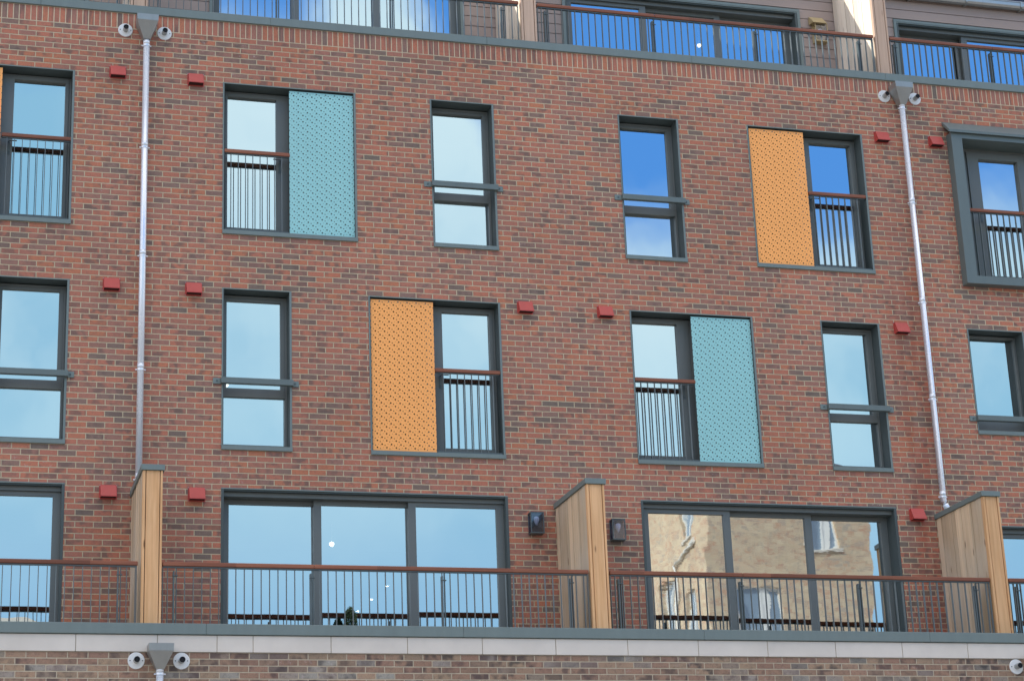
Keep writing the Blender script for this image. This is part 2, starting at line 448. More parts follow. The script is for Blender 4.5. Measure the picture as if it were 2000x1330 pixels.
def shutter(x0, z0, side, mat, label, hgt=2.175):
    x = x0+.905 if side == 'R' else x0+LIN+.002
    xe = x0+1.81-LIN-.003 if side == 'R' else x0+.885
    if side == 'R': x = x0+.899
    t = thing('perforated_shutter', label, 'shutter', ((x+xe)/2, .03, z0+.06), 'perforated metal shutters beside the tall windows')
    m = MB().quad((x,.024,z0+.060),(xe,.024,z0+.060),(xe,.024,z0+hgt-.036),(x,.024,z0+hgt-.036))
    m.build('panel', M[mat], t, loc=(x, .024, z0+.06))
    s = MB(); ring(s, x+.002, xe-.002, z0+.062, z0+hgt-.038, .035, .035, .035, .035, .027, .055)
    s.build('backing_frame', M['steel'], t)
    MB().box(x+.05, xe-.05, .035, .050, z0+hgt-.033, z0+hgt-.029).build('track', M['steel'], t)
    return t

bar_src = {}
def baluster(parent, x, y, z0, z1, r=.0065):
    key = (round(z1-z0, 4), r)
    if key not in bar_src:
        m = MB(); a = r*.68; pts = []       # flat bar with rounded edges
        for cy, t0 in ((y-.015, math.pi), (y+.015, 0.)):
            for k in range(7): pts.append((x+a*math.cos(t0+math.pi*k/6), cy+a*math.sin(t0+math.pi*k/6)))
        n = len(pts); m.v = [(px_, py_, z_) for z_ in (z0, z1) for px_, py_ in pts]
        m.f = [(i, (i+1) % n, n+(i+1) % n, n+i) for i in range(n)]
        o = m.build('baluster', M['bar'], parent, loc=(x, y, z0), smooth=True); bar_src[key] = o; return o
    return inst(bar_src[key], 'baluster', parent, (x, y, z0))

def juliet_rail(xa, xb, z0, label, y=.03, first=None, n=8, step=.0972):
    t = thing('juliet_railing', label, 'railing', ((xa+xb)/2, y, z0+.05), 'low railings across the glazed doors')
    MB().cbox(xa, xb, y-.035, y+.035, z0+1.165, z0+1.215, .006).build('handrail', M['hand'], t)
    MB().box(xa+.01, xb-.01, y-.016, y+.016, z0+1.152, z0+1.163).build('top_rail', M['steel'], t)
    MB().box(xa+.01, xb-.01, y-.018, y+.018, z0+.062, z0+.084).build('bottom_rail', M['steel'], t)
    s = (xa+.078) if first is None else first
    for i in range(n): baluster(t, s+i*step, y, z0+.084, z0+1.152, .0062)
    return t

# --- third row (upper brick storey)
juliet_window(-3.765, b3, 'L'); shutter(-3.765, b3, 'L', 'orange', 'orange perforated shutter cut off by the left edge of the photo')
juliet_rail(-2.86, -1.97, b3, 'juliet railing at the left edge, before the upper left window', first=-2.79)
juliet_window(-.005, b3, 'R'); shutter(-.005, b3, 'R', 'teal', 'teal perforated shutter in the upper row, right of a glazed door')
juliet_rail(.02, .895, b3, 'juliet railing left of the upper teal shutter', first=.111)
narrow(2.848, b3); guard_bar(2.848, b3+.865, 'grey guard bar across the narrow window right of the upper teal shutter')
narrow(5.578, b3); guard_bar(5.578, b3+.865, 'grey guard bar across the blue-reflecting narrow window left of the upper orange shutter')
juliet_window(7.538, b3, 'L'); shutter(7.538, b3, 'L', 'orange', 'orange perforated shutter in the upper row, left of a blue-reflecting door')
juliet_rail(8.43, 9.32, b3, 'juliet railing right of the upper orange shutter', first=8.507)
# --- second row
narrow(-2.855, b2); guard_bar(-2.855, .865, 'grey guard bar across the narrow window at the left edge')
narrow(-.002, b2); guard_bar(-.002, .865, 'grey guard bar across the narrow window left of the lower orange shutter')
juliet_window(1.935, b2, 'L'); shutter(1.935, b2, 'L', 'orange', 'orange perforated shutter in the middle row, left of a pale glazed door')
juliet_rail(2.825, 3.715, b2, 'juliet railing right of the middle row orange shutter', first=2.933)
juliet_window(5.586, b2, 'R'); shutter(5.586, b2, 'R', 'teal', 'teal perforated shutter in the middle row, right of a glazed door')
juliet_rail(5.61, 6.486, b2, 'juliet railing left of the middle row teal shutter', first=5.70)
narrow(8.420, b2); guard_bar(8.420, .865, 'grey guard bar across the narrow window right of the middle row teal shutter')
narrow(10.707, .60, 1.575, 0, base=.30); guard_bar(10.707, .79, 'grey guard bar low across the short window at the right edge')
# --- bay window, upper right
bx0, bx1, bz0, bz1 = 10.895, 12.66, 2.925, 5.10
win_hole(bx0-.03, bx1+.03, bz0-.03, bz1+.03)
m = MB()
fy = -.15
m.box(10.724, bx0, fy, .03, 2.825, 5.19); m.box(bx1, bx1+.14, fy, .03, 2.825, 5.19)
m.box(bx0, bx1, fy, .03, bz1, 5.19); m.box(bx0, bx1, fy, .03, 2.825, 2.945)
ring(m, bx0-.028, bx1+.028, bz0-.028, bz1+.028, .026, .026, .028, .026, .031, .29)
bay = m.build('window', M['lining'], bld); tag(bay, 'projecting metal box window at the right edge')
MB().prism([(fy-.02, 5.192), (.0, 5.36), (.0, 5.40), (-.012, 5.40), (fy-.045, 5.215), (fy-.045, 5.175), (fy-.035, 5.175)], 10.672, bx1+.19).build('flashing', M['lining'], bay)
m = MB(); ring(m, bx0, bx1, bz0, bz1, .02, .04, .03, .05, .215, .275); m.box(11.075, 11.13, .215, .275, bz0+.03, bz1-.05); m.box(12.08, 12.16, .215, .275, bz0+.03, bz1-.05)
m.build('frame', M['frame'], bay)
pane(bay, bx0+.02, 11.075, bz0+.03, bz1-.05, G); pane(bay, 12.16, bx1-.04, bz0+.03, bz1-.05, G)
m = MB(); ring(m, 11.134, 12.076, bz0+.034, bz1-.054, .185, .105, .13, .10, .19, .265); m.build('door_leaf', M['frame'], bay)
pane(bay, 11.319, 11.971, bz0+.164, bz1-.154, G)
MB().box(11.25, 11.28, .18, .19, bz0+1.0, bz0+1.2).tube([(11.265,.18,bz0+1.17),(11.265,.13,bz0+1.17),(11.37,.13,bz0+1.17)], .009, 8).build('door_handle', M['steel'], bay)
juliet_rail(bx0, bx1, b3-.12, 'long juliet railing inside the projecting box window', y=-.06, first=bx0+.09, n=17, step=.0985)

# --- sliding balcony doors
def sliding(x0, x1, ztop, zbot, order, y=0., parent=bld, glassm='glass', lin=.035, name='balcony_door'):
    """order: depth step of each of the three leaves (0 = front)"""
    m = MB()
    yb = y+.36
    m.box(x0, x0+lin, y-.004, yb, zbot, ztop-.017); m.box(x1-lin, x1, y-.004, yb, zbot, ztop-.017)
    m.box(x0+lin, x1-lin, y+.012, yb, ztop-lin, ztop)
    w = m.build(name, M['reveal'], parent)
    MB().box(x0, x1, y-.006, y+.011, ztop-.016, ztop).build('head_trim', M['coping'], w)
    MB().box(x0+lin, x1-lin, y+.075, yb, ztop-lin-.055, ztop-lin-.001).build('track', M['frame'], w)
    n = len(order); wd = (x1-x0-2*lin)/n
    for i, k in enumerate(order):
        a = x0+lin+i*wd-(.05 if i else 0); b = x0+lin+(i+1)*wd+(.05 if i < n-1 else 0)
        yy = y+.11+k*.07
        top = ztop-lin-.056; s = MB(); pt = .055; st = .098
        ring(s, a, b, zbot+.01, top, st, st, .09, pt, yy, yy+.055)
        f = s.build('door_leaf', M['frame'], w)
        g = pane(f, a+st, b-st, zbot+.10, top-pt, yy+.03, glassm)
    return w
for (x0, x1, zt, order, gm) in ((-5.66, -1.93, TD, (2,1,0), 'glass'), (.0, 3.75, TD, (2,1,0), 'glass'), (5.588, 9.315, TD, (0,1,2), 'glass_wavy'), (10.72, 14.3, -.715, (0,1,2), 'glass')):
    holes.append((x0, x1, BD, zt)); sliding(x0, x1, zt, BD, order, 0., glassm=gm)

wall = sheet('brick_wall', M['red'], XL, XR, BOT, TOP, holes, 0.)
sheet('soldier_course', M['soldier'], XL, XR, TOP, 6.0, [], 0.)
# upper parapet coping with butt joints
def coping(xs, y0, y1, z0, z1, name='coping'):
    m = MB()
    for a, b in zip(xs, xs[1:]): m.cbox(a+.0015, b-.0015, y0, y1, z0, z1, .005)
    m.box(xs[0], xs[-1], y0+.006, y1-.006, z0+.006, z1-.006)
    return m.build(name, M['coping'], bld)
coping([XL]+[.632+3.061*k for k in range(-3, 7)]+[XR], -.03, .26, 6.0, 6.118)
coping([XL]+[-.388+3.056*k for k in range(-2, 7)]+[XR], -1.645, -1.18, -2.655, -2.528)
# pale stone band and brown brick storey below
m = MB()
xs = [-.942+.916*k for k in range(-9, 1)]+[.157+.915*k for k in range(0, 23)]
xs = [x for x in sorted(set(xs+[-.26])) if x < XR]
for a, b in zip(xs, xs[1:]): m.cbox(a+.0035, b-.0035, -1.618, -1.50, -2.853, -2.660, .003)
band = m.build('stone_band', M['stone'], bld)
MB().box(xs[0], xs[-1], -1.609, -1.49, -2.85, -2.662).build('mortar_bed', plain('lime_mortar', (.34,.29,.20), .9), bld)
low = MB().box(XL, XR, -1.60, 0., -8.55, -2.856).build('lower_brick_wall', M['brown'], bld)
MB().box(XL, XR, -1.49, -.002, -2.85, -2.64).build('terrace_floor', M['membrane'], bld)
MB().box(XL, XR, .02, 1.4, 5.85, 6.02).build('terrace_floor', M['membrane'], bld)
# closed shell behind the facade
sh = MB(); Yb = 9.
for z in (-2.78, .0-.33, 2.925-.33, 5.85-.2): sh.box(XL+.3, XR-.3, .37, Yb-.3, z, z+.2)
for x in (-1.3, 4.6, 10.05, 15.6): sh.box(x, x+.15, .37, Yb-.3, -2.58, 5.64)
sh.box(XL+.3, XR-.3, 4.2, 4.35, -2.58, 5.64)
sh.build('interior_structure', M['plaster'], bld)
MB().box(XL, XL+.25, .001, Yb, -8.55, 5.99).box(XR-.25, XR, .001, Yb, -8.55, 5.99).box(XL+.25, XR-.25, Yb-.25, Yb, -8.55, 5.99).build('side_and_rear_wall', M['red'], bld)

# --- set-back top storey
YU = 1.4
uh = [(-7.9, -1.75, 6.05, 7.76), (.03-.0, 3.70, 6.05, 7.76), (5.34, 9.14, 6.05, 7.76), (10.84, 14.5, 6.05, 7.76)]
m = MB(); z = 6.02; lines = []
step = .163; zs0 = 7.835-step*11
k = 0
def slab(x0, x1, z0, z1): m.prism([(YU+.028, z0+.001), (YU+.0, z0+.001), (YU+.006, z1-.006), (YU+.02, z1-.004), (YU+.028, z1-.004)], x0, x1)
while zs0+k*step < 8.2:
    z0, z1 = zs0+k*step, zs0+(k+1)*step; k += 1
    segs = [(XL, XR)]
    for h in uh:
        if z1 > h[2]+.01 and z0 < h[3]+.045:
            ns = []
            for a, b in segs:
                if h[0] > a: ns.append((a, min(b, h[0]-.04)))
                if h[1] < b: ns.append((max(a, h[1]+.04), b))
            segs = [q for q in ns if q[1]-q[0] > .02] if any(h[0] < (a+b)/2+9 for a, b in segs) else segs
    out = []
    for a, b in segs:
        if not any(h[0]-.05 < (a+b)/2 < h[1]+.05 and z1 > h[2]+.01 and z0 < h[3]+.045 for h in uh): out.append((a, b))
    for a, b in out: slab(a, b, z0, z1)
m.build('cladding', M['clad'], bld)
sheet('cladding_backing', M['black'], XL, XR, 6.02, 8.3, uh, YU+.030)
for i, h in enumerate(uh):
    w = sliding(h[0], h[1], h[3], h[2], (2,1,0) if i < 2 else (0,1,2) if i == 2 else (2,0,1), YU-.02)
    m = MB(); m.box(h[0]-.045, h[0]-.001, YU-.03, YU+.03, h[2], h[3]+.001); m.box(h[1]+.001, h[1]+.045, YU-.03, YU+.03, h[2], h[3]+.001); m.box(h[0]-.045, h[1]+.045, YU-.03, YU+.03, h[3]+.001, h[3]+.045)
    m.build('surround', M['coping'], w)
# ceiling / floor closing the top storey, roof, gutter
MB().box(XL+.3, XR-.3, YU+.4, Yb-.3, 8.0, 8.1).box(XL+.3, XR-.3, 4.9, 5.05, 5.86, 8.0).box(XL, XL+.25, YU+.035, Yb, 6.0, 8.6).box(XR-.25, XR, YU+.035, Yb, 6.0, 8.6).build('top_storey_structure', M['plaster'], bld)
MB().prism([(1.41, 8.205), (Yb, 8.20), (Yb, 8.32), (5.3, 10.6), (1.37, 8.285)], XL, XR).build('roof', M['roof'], bld)
gp = [(1.288, 8.175), (1.284, 8.105), (1.255, 8.072), (1.215, 8.062), (1.178, 8.078), (1.160, 8.112), (1.158, 8.165), (1.150, 8.172), (1.150, 8.18), (1.166, 8.18), (1.168, 8.115), (1.19, 8.085), (1.22, 8.075), (1.25, 8.085), (1.272, 8.11), (1.276, 8.175)]
gp = [(a+.108, b+.09) for a, b in gp]
gt = MB().prism(gp, XL, XR).build('gutter', M['zinc2'], bld)
gb = None
for kx in range(0, 15):
    if gb is None: gb = MB().prism([(1.398,8.275),(1.398,8.148),(1.323,8.14),(1.258,8.18),(1.252,8.275)], 0, .025).build('bracket', M['zinc2'], gt, loc=(0,1.39,8.2)); gb.location.x = 1.28
    else: inst(gb, 'bracket', gt, (1.28+kx*.98, 1.39, 8.2))
m = MB(); s_ = (10.5-8.2)/(5.2-1.26)
for x in [10.2+1.04*k for k in range(9)]:
    for r_ in range(2):
        ya, yb_ = 1.5+r_*1.3, 1.5+r_*1.3+1.24
        za, zb_ = 8.29+(ya-1.37)*s_, 8.29+(yb_-1.37)*s_
        m.v += []; n = len(m.v)
        m.frustum([(x,ya,za+.05),(x+1.0,ya,za+.05),(x+1.0,yb_,zb_+.05),(x,yb_,zb_+.05)], [(x,ya,za+.09),(x+1.0,ya,za+.09),(x+1.0,yb_,zb_+.09),(x,yb_,zb_+.09)])
m.build('solar_panels', M['solar'], bld)

# ------------------------------------------------------------------ timber dividers
def divider(x0, x1, y0, y1, z0, z1, label, up=False):
    t = thing('timber_divider', label, 'privacy screen', ((x0+x1)/2, (y0+y1)/2, z0), 'timber dividers between the balconies' if not up else 'timber dividers on the roof terrace')
    fm = M['larch_up'] if up else M['cedar']
    # side boards, both faces
    for xs_, s in ((x0, 1), (x1, -1)):
        m = MB(); n = 9 if not up else 9; w = (y1-y0-.06)/n
        for i in range(n):
            a = y0+.055+i*w; b = a+w-.010
            xa = xs_+s*.0035*(i % 2)
            m.box(min(xa, xs_+s*.022), max(xa, xs_+s*.022), a, b, z0, z1)
        m.build('side_boards', M['cedar_side'] if not up else M['cedar_up_side'], t)
    MB().box(x0+.026, x1-.026, y0+.035, y1, z0+.01, z1-.01).build('core', M['black'], t)
    MB().cbox(x0+.041, x1-.034, y0-.004, y0+.030, z0, z1, .003).build('end_board', fm, t)
    MB().cbox(x0, x0+.032, y0-.012, y0+.05, z0, z1, .004).build('corner_trim', fm, t)
    MB().cbox(x1-.026, x1, y0-.012, y0+.05, z0, z1, .004).build('corner_trim', fm, t)
    if not up:
        MB().cbox(x0-.022, x1+.022, y0-.034, y1-.001, z1+.001, z1+.072, .004).build('cap_flashing', M['coping'], t)
    return t
M['cedar_up_side'] = wood('grey_larch_boards', (.90,.81,.68), (.80,.70,.57), 'z', .14, .5, bdir='y')
FY = -1.345
divider(-1.112, -.878, FY, -.001, -2.525, -.655, 'short-sided cedar divider on the left, ending the left balcony')
divider(4.392, 4.626, FY, -.001, -2.525, -.655, 'cedar divider in the middle, between the two wall lanterns')
divider(9.905, 10.140, FY, -.001, -2.525, -.655, 'cedar divider on the right, under the foot of the right downpipe')
divider(-1.245, -1.018, .085, YU-.005, 6.06, 8.10, 'timber divider on the roof terrace at top left, only its foot in view', True)
divider(4.243, 4.470, .085, YU-.005, 6.06, 8.10, 'timber divider on the roof terrace at top centre', True)
divider(9.768, 9.993, .085, YU-.005, 6.06, 8.10, 'timber divider on the roof terrace at top right, half in sunlight', True)

# ------------------------------------------------------------------ balcony railings
post_src = {}
def long_rail(xa, xb, y, zt, zb, posts, label, group, first, step, up=False):
    t = thing('balcony_railing', label, 'railing', ((xa+xb)/2, y, zb), group)
    m = MB(); cuts = [xa]+[q for q in posts[1::2] if xa+.5 < q < xb-.5]+[xb]
    for a, b in zip(cuts, cuts[1:]): m.cbox(a+.0008, b-.0008, y-.036, y+.036, zt-.05, zt, .007)
    m.build('handrail', M['hand'], t)
    MB().box(xa+.01, xb-.01, y-.019, y+.019, zt-.066, zt-.052).build('top_rail', M['steel'], t)
    px = sorted(posts); zb2 = zb-.03
    edges = [xa+.012]
    for p_ in px:
        if 'p' not in post_src or (zt, zb) != post_src['k']:
            q = MB().box(p_-.045, p_-.028, y-.012, y+.05, zb2, zt-.105).box(p_-.012, p_-.002, y-.012, y+.03, zb2, zt-.068)
            q.tube([(p_-.055, y-.014, zt-.16), (p_+.012, y-.014, zt-.16)], .008, 6)
            o = q.build('post', M['steel'], t, loc=(p_, y, zb2)); post_src['p'] = o; post_src['k'] = (zt, zb)
        else: inst(post_src['p'], 'post', t, (p_, y, zb2))
    x = first
    while x < xb-.01:
        if x > xa+.008 and all(not (-.030 < x-p_ < .012) for p_ in px): baluster(t, x, y, zb2, zt-.066, .0066)
        x += step
    for e in (xa+.008, xb-.012): baluster(t, e, y, zb2, zt-.066, .0066)
    return t
LG, UG = 'railings along the balconies', 'railings along the roof terrace'
RY = -1.30
long_rail(-6.2, -1.150, RY, -1.745, -2.53, [-6.0,-4.56,-2.95,-1.337], 'balcony railing left of the left cedar divider', LG, -6.1, .1005)
long_rail(-.866, 4.374, RY, -1.745, -2.53, [-.693,.932,2.546,4.172], 'balcony railing between the left and middle cedar dividers', LG, -.866+.064, .1003)
long_rail(4.650, 9.893, RY, -1.745, -2.53, [4.805,6.423,8.053,9.703], 'balcony railing between the middle and right cedar dividers', LG, 4.65+.07, .1003)
long_rail(10.165, 15.4, RY, -1.745, -2.53, [10.308,11.93,13.55,15.2], 'balcony railing right of the right cedar divider', LG, 10.165+.075, .1003)
UY = .11
long_rail(-6.3, -1.262, UY, 6.785, 6.11, [-6.1,-4.68,-3.0,-1.38], 'roof terrace railing at top left, left of the divider', UG, -6.2, .1015)
long_rail(-1.0, 4.215, UY, 6.785, 6.11, [-.84,.779,2.385,4.0], 'roof terrace railing between the top left and top centre dividers', UG, -.935, .1010)
long_rail(4.49, 9.74, UY, 6.785, 6.11, [4.642,6.271,7.865,9.529], 'roof terrace railing between the top centre and top right dividers', UG, 4.555, .1012)
long_rail(10.01, 15.3, UY, 6.785, 6.11, [10.116,11.719,13.33,15.0], 'roof terrace railing at top right, right of the sunlit divider', UG, 10.20, .1010)

# ------------------------------------------------------------------ downpipes, spouts, vents
def downpipe(x, y0, ztop, zbot, brackets, label, foot=None, hopper_top=None, w=(.276, .093), mat='zinc'):
    """hopper head on top of a round pipe standing off the wall; y0 = wall plane"""
    yc = y0-.095; t = thing('downpipe', label, 'downpipe', (x, yc, zbot), 'galvanised downpipes with hopper heads')
    hw, pw = w[0]/2, w[1]/2; zt = hopper_top; zn = ztop
    m = MB().frustum([(x-pw, yc-.05, zn), (x+pw, yc-.05, zn), (x+pw, yc+.05, zn), (x-pw, yc+.05, zn)],
                     [(x-hw, y0-.235, zt-.085), (x+hw, y0-.235, zt-.085), (x+hw, y0-.003, zt-.085), (x-hw, y0-.003, zt-.085)])
    m.frustum([(x-hw, y0-.235, zt-.0845), (x+hw, y0-.235, zt-.0845), (x+hw, y0-.003, zt-.0845), (x-hw, y0-.003, zt-.0845)],
              [(x-hw-.004, y0-.239, zt), (x+hw+.004, y0-.239, zt), (x+hw+.004, y0-.003, zt), (x-hw-.004, y0-.003, zt)])
    m.build('hopper_head', M['hopper'], t)
    pts = [(x, yc, zn+.01), (x, yc, zbot)]
    if foot: pts += [(x+.02, yc, zbot-.04), (x+foot, yc, zbot-.14)]
    MB().tube(pts, .042, 20).build('pipe', M[mat], t, smooth=True)
    for zb_ in brackets:
        b = MB().tube([(x, yc, zb_-.012), (x, yc, zb_+.012)], .0455, 20).tube([(x-.066, yc+.01, zb_), (x+.066, yc+.01, zb_)], .009, 8)
        b.box(x-.012, x+.012, yc+.03, y0, zb_-.01, zb_+.01)
        b.build('bracket', M[mat], t, smooth=False)
        MB().tube([(x, yc, zb_+.013), (x, yc, zb_+.075)], .0448, 20).build('socket', M[mat], t, smooth=True)
    return t
M['hopper'] = metal('dull_hopper_steel', (.30,.31,.30), .35, .15, metallic=.55)
downpipe(-1.04, 0., 5.58, -.60, [5.50, 4.03, 2.515, .983, -.45], 'left downpipe running down behind the left cedar divider', hopper_top=5.90)
downpipe(10.0, 0., 5.575, -.42, [5.53, 4.03, 2.495, 1.058, -.35], 'right downpipe bending at its foot onto the right cedar divider', foot=.07, hopper_top=5.90)
downpipe(-.918, -1.6, -3.07, -8.3, [-3.12, -4.6, -6.1, -7.6], 'lower downpipe on the brown brickwork, hopper under the stone band', hopper_top=-2.79)
downpipe(10.26, -1.6, -3.07, -8.3, [-3.12, -4.6, -6.1, -7.6], 'lower right downpipe, outside the right edge of the photo', hopper_top=-2.79)

src = None
def spout(x, y0, z, label):
    global src
    if src is None:
        t = thing('overflow_spout', label, 'overflow pipe', (x, y0, z), 'round white overflow outlets')
        MB().tube([(x, y0-.0005, z), (x, y0-.010, z), (x, y0-.014, z)], [.096, .096, .090], 28).build('flange', M['white'], t)
        m = MB().tube([(x, y0-.014, z), (x, y0-.115, z)], .0345, 20, cap=False)
        m.build('spout', M['zinc2'], t, smooth=True)
        MB().tube([(x, y0-.020, z), (x, y0-.108, z)], .032, 20).build('dark_bore', M['black'], t)
        m = MB()
        for a in (0, math.pi): m.tube([(x+.07*math.cos(a), y0-.013, z), (x+.07*math.cos(a), y0-.019, z)], .007, 8)
        m.build('screw', M['steel'], t); src = t; return t
    c = copy_tree(src); c.location = (x, y0, z+H); c['label'] = label; return c
spout(-1.313, 0, 5.745, 'white round overflow outlet left of the upper left hopper')
spout(-.796, 0, 5.745, 'white round overflow outlet right of the upper left hopper')
spout(9.775, 0, 5.745, 'white round overflow outlet left of the upper right hopper')
spout(10.27, 0, 5.745, 'white round overflow outlet right of the upper right hopper')
spout(-1.177, -1.6, -2.955, 'white round overflow outlet left of the bottom hopper')
spout(-.665, -1.6, -2.955, 'white round overflow outlet right of the bottom hopper')
spout(9.975, -1.6, -2.955, 'white round overflow outlet in the bottom right corner')

vs = None
def vent(x, z, label):
    global vs
    if vs is None:
        t = thing('vent_cowl', label, 'vent', (x, 0, z), 'red hooded vents on the brick wall')
        a, b, zt, zb = x-.098, x+.098, z+.085, z-.075
        m = MB()
        th = .004
        # hood: sloping front, two cheeks, open underside
        m.prism([(0,zt), (-.035,zt), (-.110,zb+.012), (-.110,zb), (-.106,zb), (-.106,zb+.012), (-.033,zt-th), (0,zt-th)], a, b)
        for xx in (a, b-th): m.prism([(0,zt-.001), (-.034,zt-.001), (-.109,zb+.012), (-.109,zb+.001), (0,zb+.001)], xx, xx+th)
        m.build('hood', M['vent'], t)
        MB().box(a-.012, b+.012, -.004, -.0005, zb-.012, zt+.012).build('back_plate', M['vent'], t)
        g = MB()
        g.box(a+.006, b-.006, -.102, -.006, zb+.006, zb+.016)  # dark box added to stand for the shade inside the open hood
        g.build('underside_shade', M['vent_shade'], t)
        s = MB()
        for px, pz in ((a-.006, zt+.004), (b+.006, zt+.004), (a-.006, zb-.004)): s.tube([(px,-.004,pz),(px,-.008,pz)], .005, 6)
        s.build('screw', M['zinc2'], t)
        vs = t; return t
    c = copy_tree(vs); c.location = (x, 0, z+H); c['label'] = label; return c
M['vent_shade'] = plain('vent_underside_shade', (.045,.012,.012), .8)
for x, z, l in ((-1.401,5.113,'red vent left of the left downpipe, in the top row'), (-.372,5.094,'red vent right of the left downpipe, in the top row'),
                (-1.42,2.127,'red vent left of the left downpipe, in the middle row'), (-.371,2.126,'red vent right of the left downpipe, in the middle row'),
                (4.092,2.12,'left one of the two red vents at the centre of the wall'), (5.228,2.117,'right one of the two red vents at the centre of the wall'),
                (9.661,2.113,'red vent left of the right downpipe, in the middle row'), (9.655,5.07,'red vent left of the right downpipe, in the top row'),
                (10.529,5.065,'red vent between the right downpipe and the projecting box window'), (-1.402,-.600,'red vent on the left balcony, left of the cedar divider'),
                (-.307,-.600,'red vent right of the left cedar divider, by the balcony door'), (9.615,-.600,'red vent right of the wavy-reflecting balcony door')):
    vent(x, z, l)

# ------------------------------------------------------------------ lamps
def lantern(x, z, label):
    t = thing('wall_lantern', label, 'wall lamp', (x, -.07, z), 'box lanterns on the balcony wall')
    a, b, zb, zt = x-.092, x+.092, z-.142, z+.142
    m = MB(); m.box(a, b, -.012, -.001, zb, zt)
    m.box(a, b, -.125, -.0125, zt-.012, zt); m.box(a, b, -.125, -.0125, zb, zb+.016)
    for xx in (a, b-.012): m.box(xx, xx+.012, -.125, -.113, zb+.017, zt-.013)
    m.build('housing', M['steel'], t)
    g = MB().box(a+.004, b-.004, -.121, -.118, zb+.018, zt-.014)
    g.box(a+.002, a+.005, -.112, -.014, zb+.018, zt-.014).box(b-.005, b-.002, -.112, -.014, zb+.018, zt-.014)
    g.build('glass_side', M['lampglass'], t)
    MB().tube([(x,-.08,z+.085),(x,-.08,z+.07),(x,-.08,z+.035),(x,-.08,z+.0),(x,-.08,z-.03)], [.022,.036,.036,.022,.014], 16).build('bulb', M['opal'], t, smooth=True)
    MB().box(a+.012, b-.012, -.03, -.0125, zb+.02, zb+.10).build('gear_tray', M['smoked'], t)
    return t
t_ = NT('smoky_lamp_glass')
g_ = t_.n('ShaderNodeBsdfGlossy'); g_.inputs['Roughness'].default_value = .05; t_.put(g_.inputs['Color'], (.7,.75,.85))
tr_ = t_.n('ShaderNodeBsdfTransparent'); t_.put(tr_.inputs['Color'], (.72,.75,.82))
mx_ = t_.n('ShaderNodeMixShader'); mx_.inputs[0].default_value = .10
t_.t.links.new(tr_.outputs[0], mx_.inputs[1]); t_.t.links.new(g_.outputs[0], mx_.inputs[2]); t_.t.links.new(mx_.outputs[0], t_.out.inputs[0])
M['lampglass'] = t_.m
lantern(4.105, -.868, 'box wall lantern left of the middle cedar divider')
lantern(5.222, -.930, 'box wall lantern right of the middle cedar divider')
# terrace wall lamp with slanted hood
lx, ly = 9.475, YU
t = thing('hooded_wall_lamp', 'ochre hooded wall lamp on the taupe cladding of the roof terrace', 'wall lamp', (lx, ly-.06, 7.35))
MB().prism([(ly-.002,7.665), (ly-.03,7.69), (ly-.17,7.545), (ly-.17,7.535), (ly-.03,7.56), (ly-.002,7.56)], lx-.14, lx+.085).build('hood', M['ochre'], t)
m = MB().box(lx-.095, lx+.115, ly-.012, ly-.001, 7.24, 7.555).box(lx-.095, lx+.115, ly-.13, ly-.0125, 7.24, 7.255).box(lx-.095, lx+.115, ly-.13, ly-.0125, 7.54, 7.555)
for xx in (lx-.095, lx+.103): m.box(xx, xx+.012, ly-.13, ly-.118, 7.256, 7.539)
m.build('housing', M['ochre'], t)
MB().box(lx-.09, lx+.11, ly-.124, ly-.121, 7.256, 7.539).build('glass_side', M['lampglass'], t)
MB().tube([(lx+.01,ly-.07,7.47),(lx+.01,ly-.07,7.44),(lx+.01,ly-.07,7.40),(lx+.01,ly-.07,7.36)], [.03,.038,.03,.014], 16).build('bulb', M['opal'], t, smooth=True)

def room_light(x, y, z, r, label, flat=False):
    t = thing('ceiling_light' if not flat else 'downlight', label, 'ceiling light', (x, y, z), 'lit lamps seen through the glass' if not flat else 'small lit downlights behind the balcony doors')
    if flat:
        MB().tube([(x,y,z+.03),(x,y,z)], [r*1.4, r*1.4], 14).build('rim', M['whiteframe'], t)
        MB().tube([(x,y,z-.001),(x,y,z-.006)], [r, r], 14).build('lens', M['spot'], t)
    else:
        MB().tube([(x,y,z-r),(x,y,z-r*.8),(x,y,z-r*.4),(x,y,z),(x,y,z+r*.5),(x,y,z+r*.85)], [r*.35,r*.65,r*.93,r,r*.85,r*.3], 18).build('shade', M['bulb'], t, smooth=True)
        MB().tube([(x,y,z+r*.8),(x,y,z+r*.8+.25)], .01, 6).build('cord', M['whiteframe'], t)
    return t
room_light(1.698, 1.5, -.847, .035, 'white round lamp seen through the middle pane of the left balcony door')
room_light(.27, 1.5, 1.325, .034, 'warm lamp just under the guard bar of the window left of the orange shutter')
room_light(7.68, 1.9, 7.30, .034, 'lamp seen through the blue terrace door at top centre')
room_light(11.27, 1.9, 7.05, .036, 'lamp seen through the blue terrace door at top right')
room_light(2.232, 1.5, -1.59, .018, 'tiny lit downlight low in the left balcony door, left one of a pair', True)
room_light(2.446, 1.5, -1.406, .018, 'tiny lit downlight low in the left balcony door, right one of a pair', True)
room_light(2.034, 1.5, -1.752, .018, 'tiny lit downlight seen at the reflected handrail in the left balcony door', True)

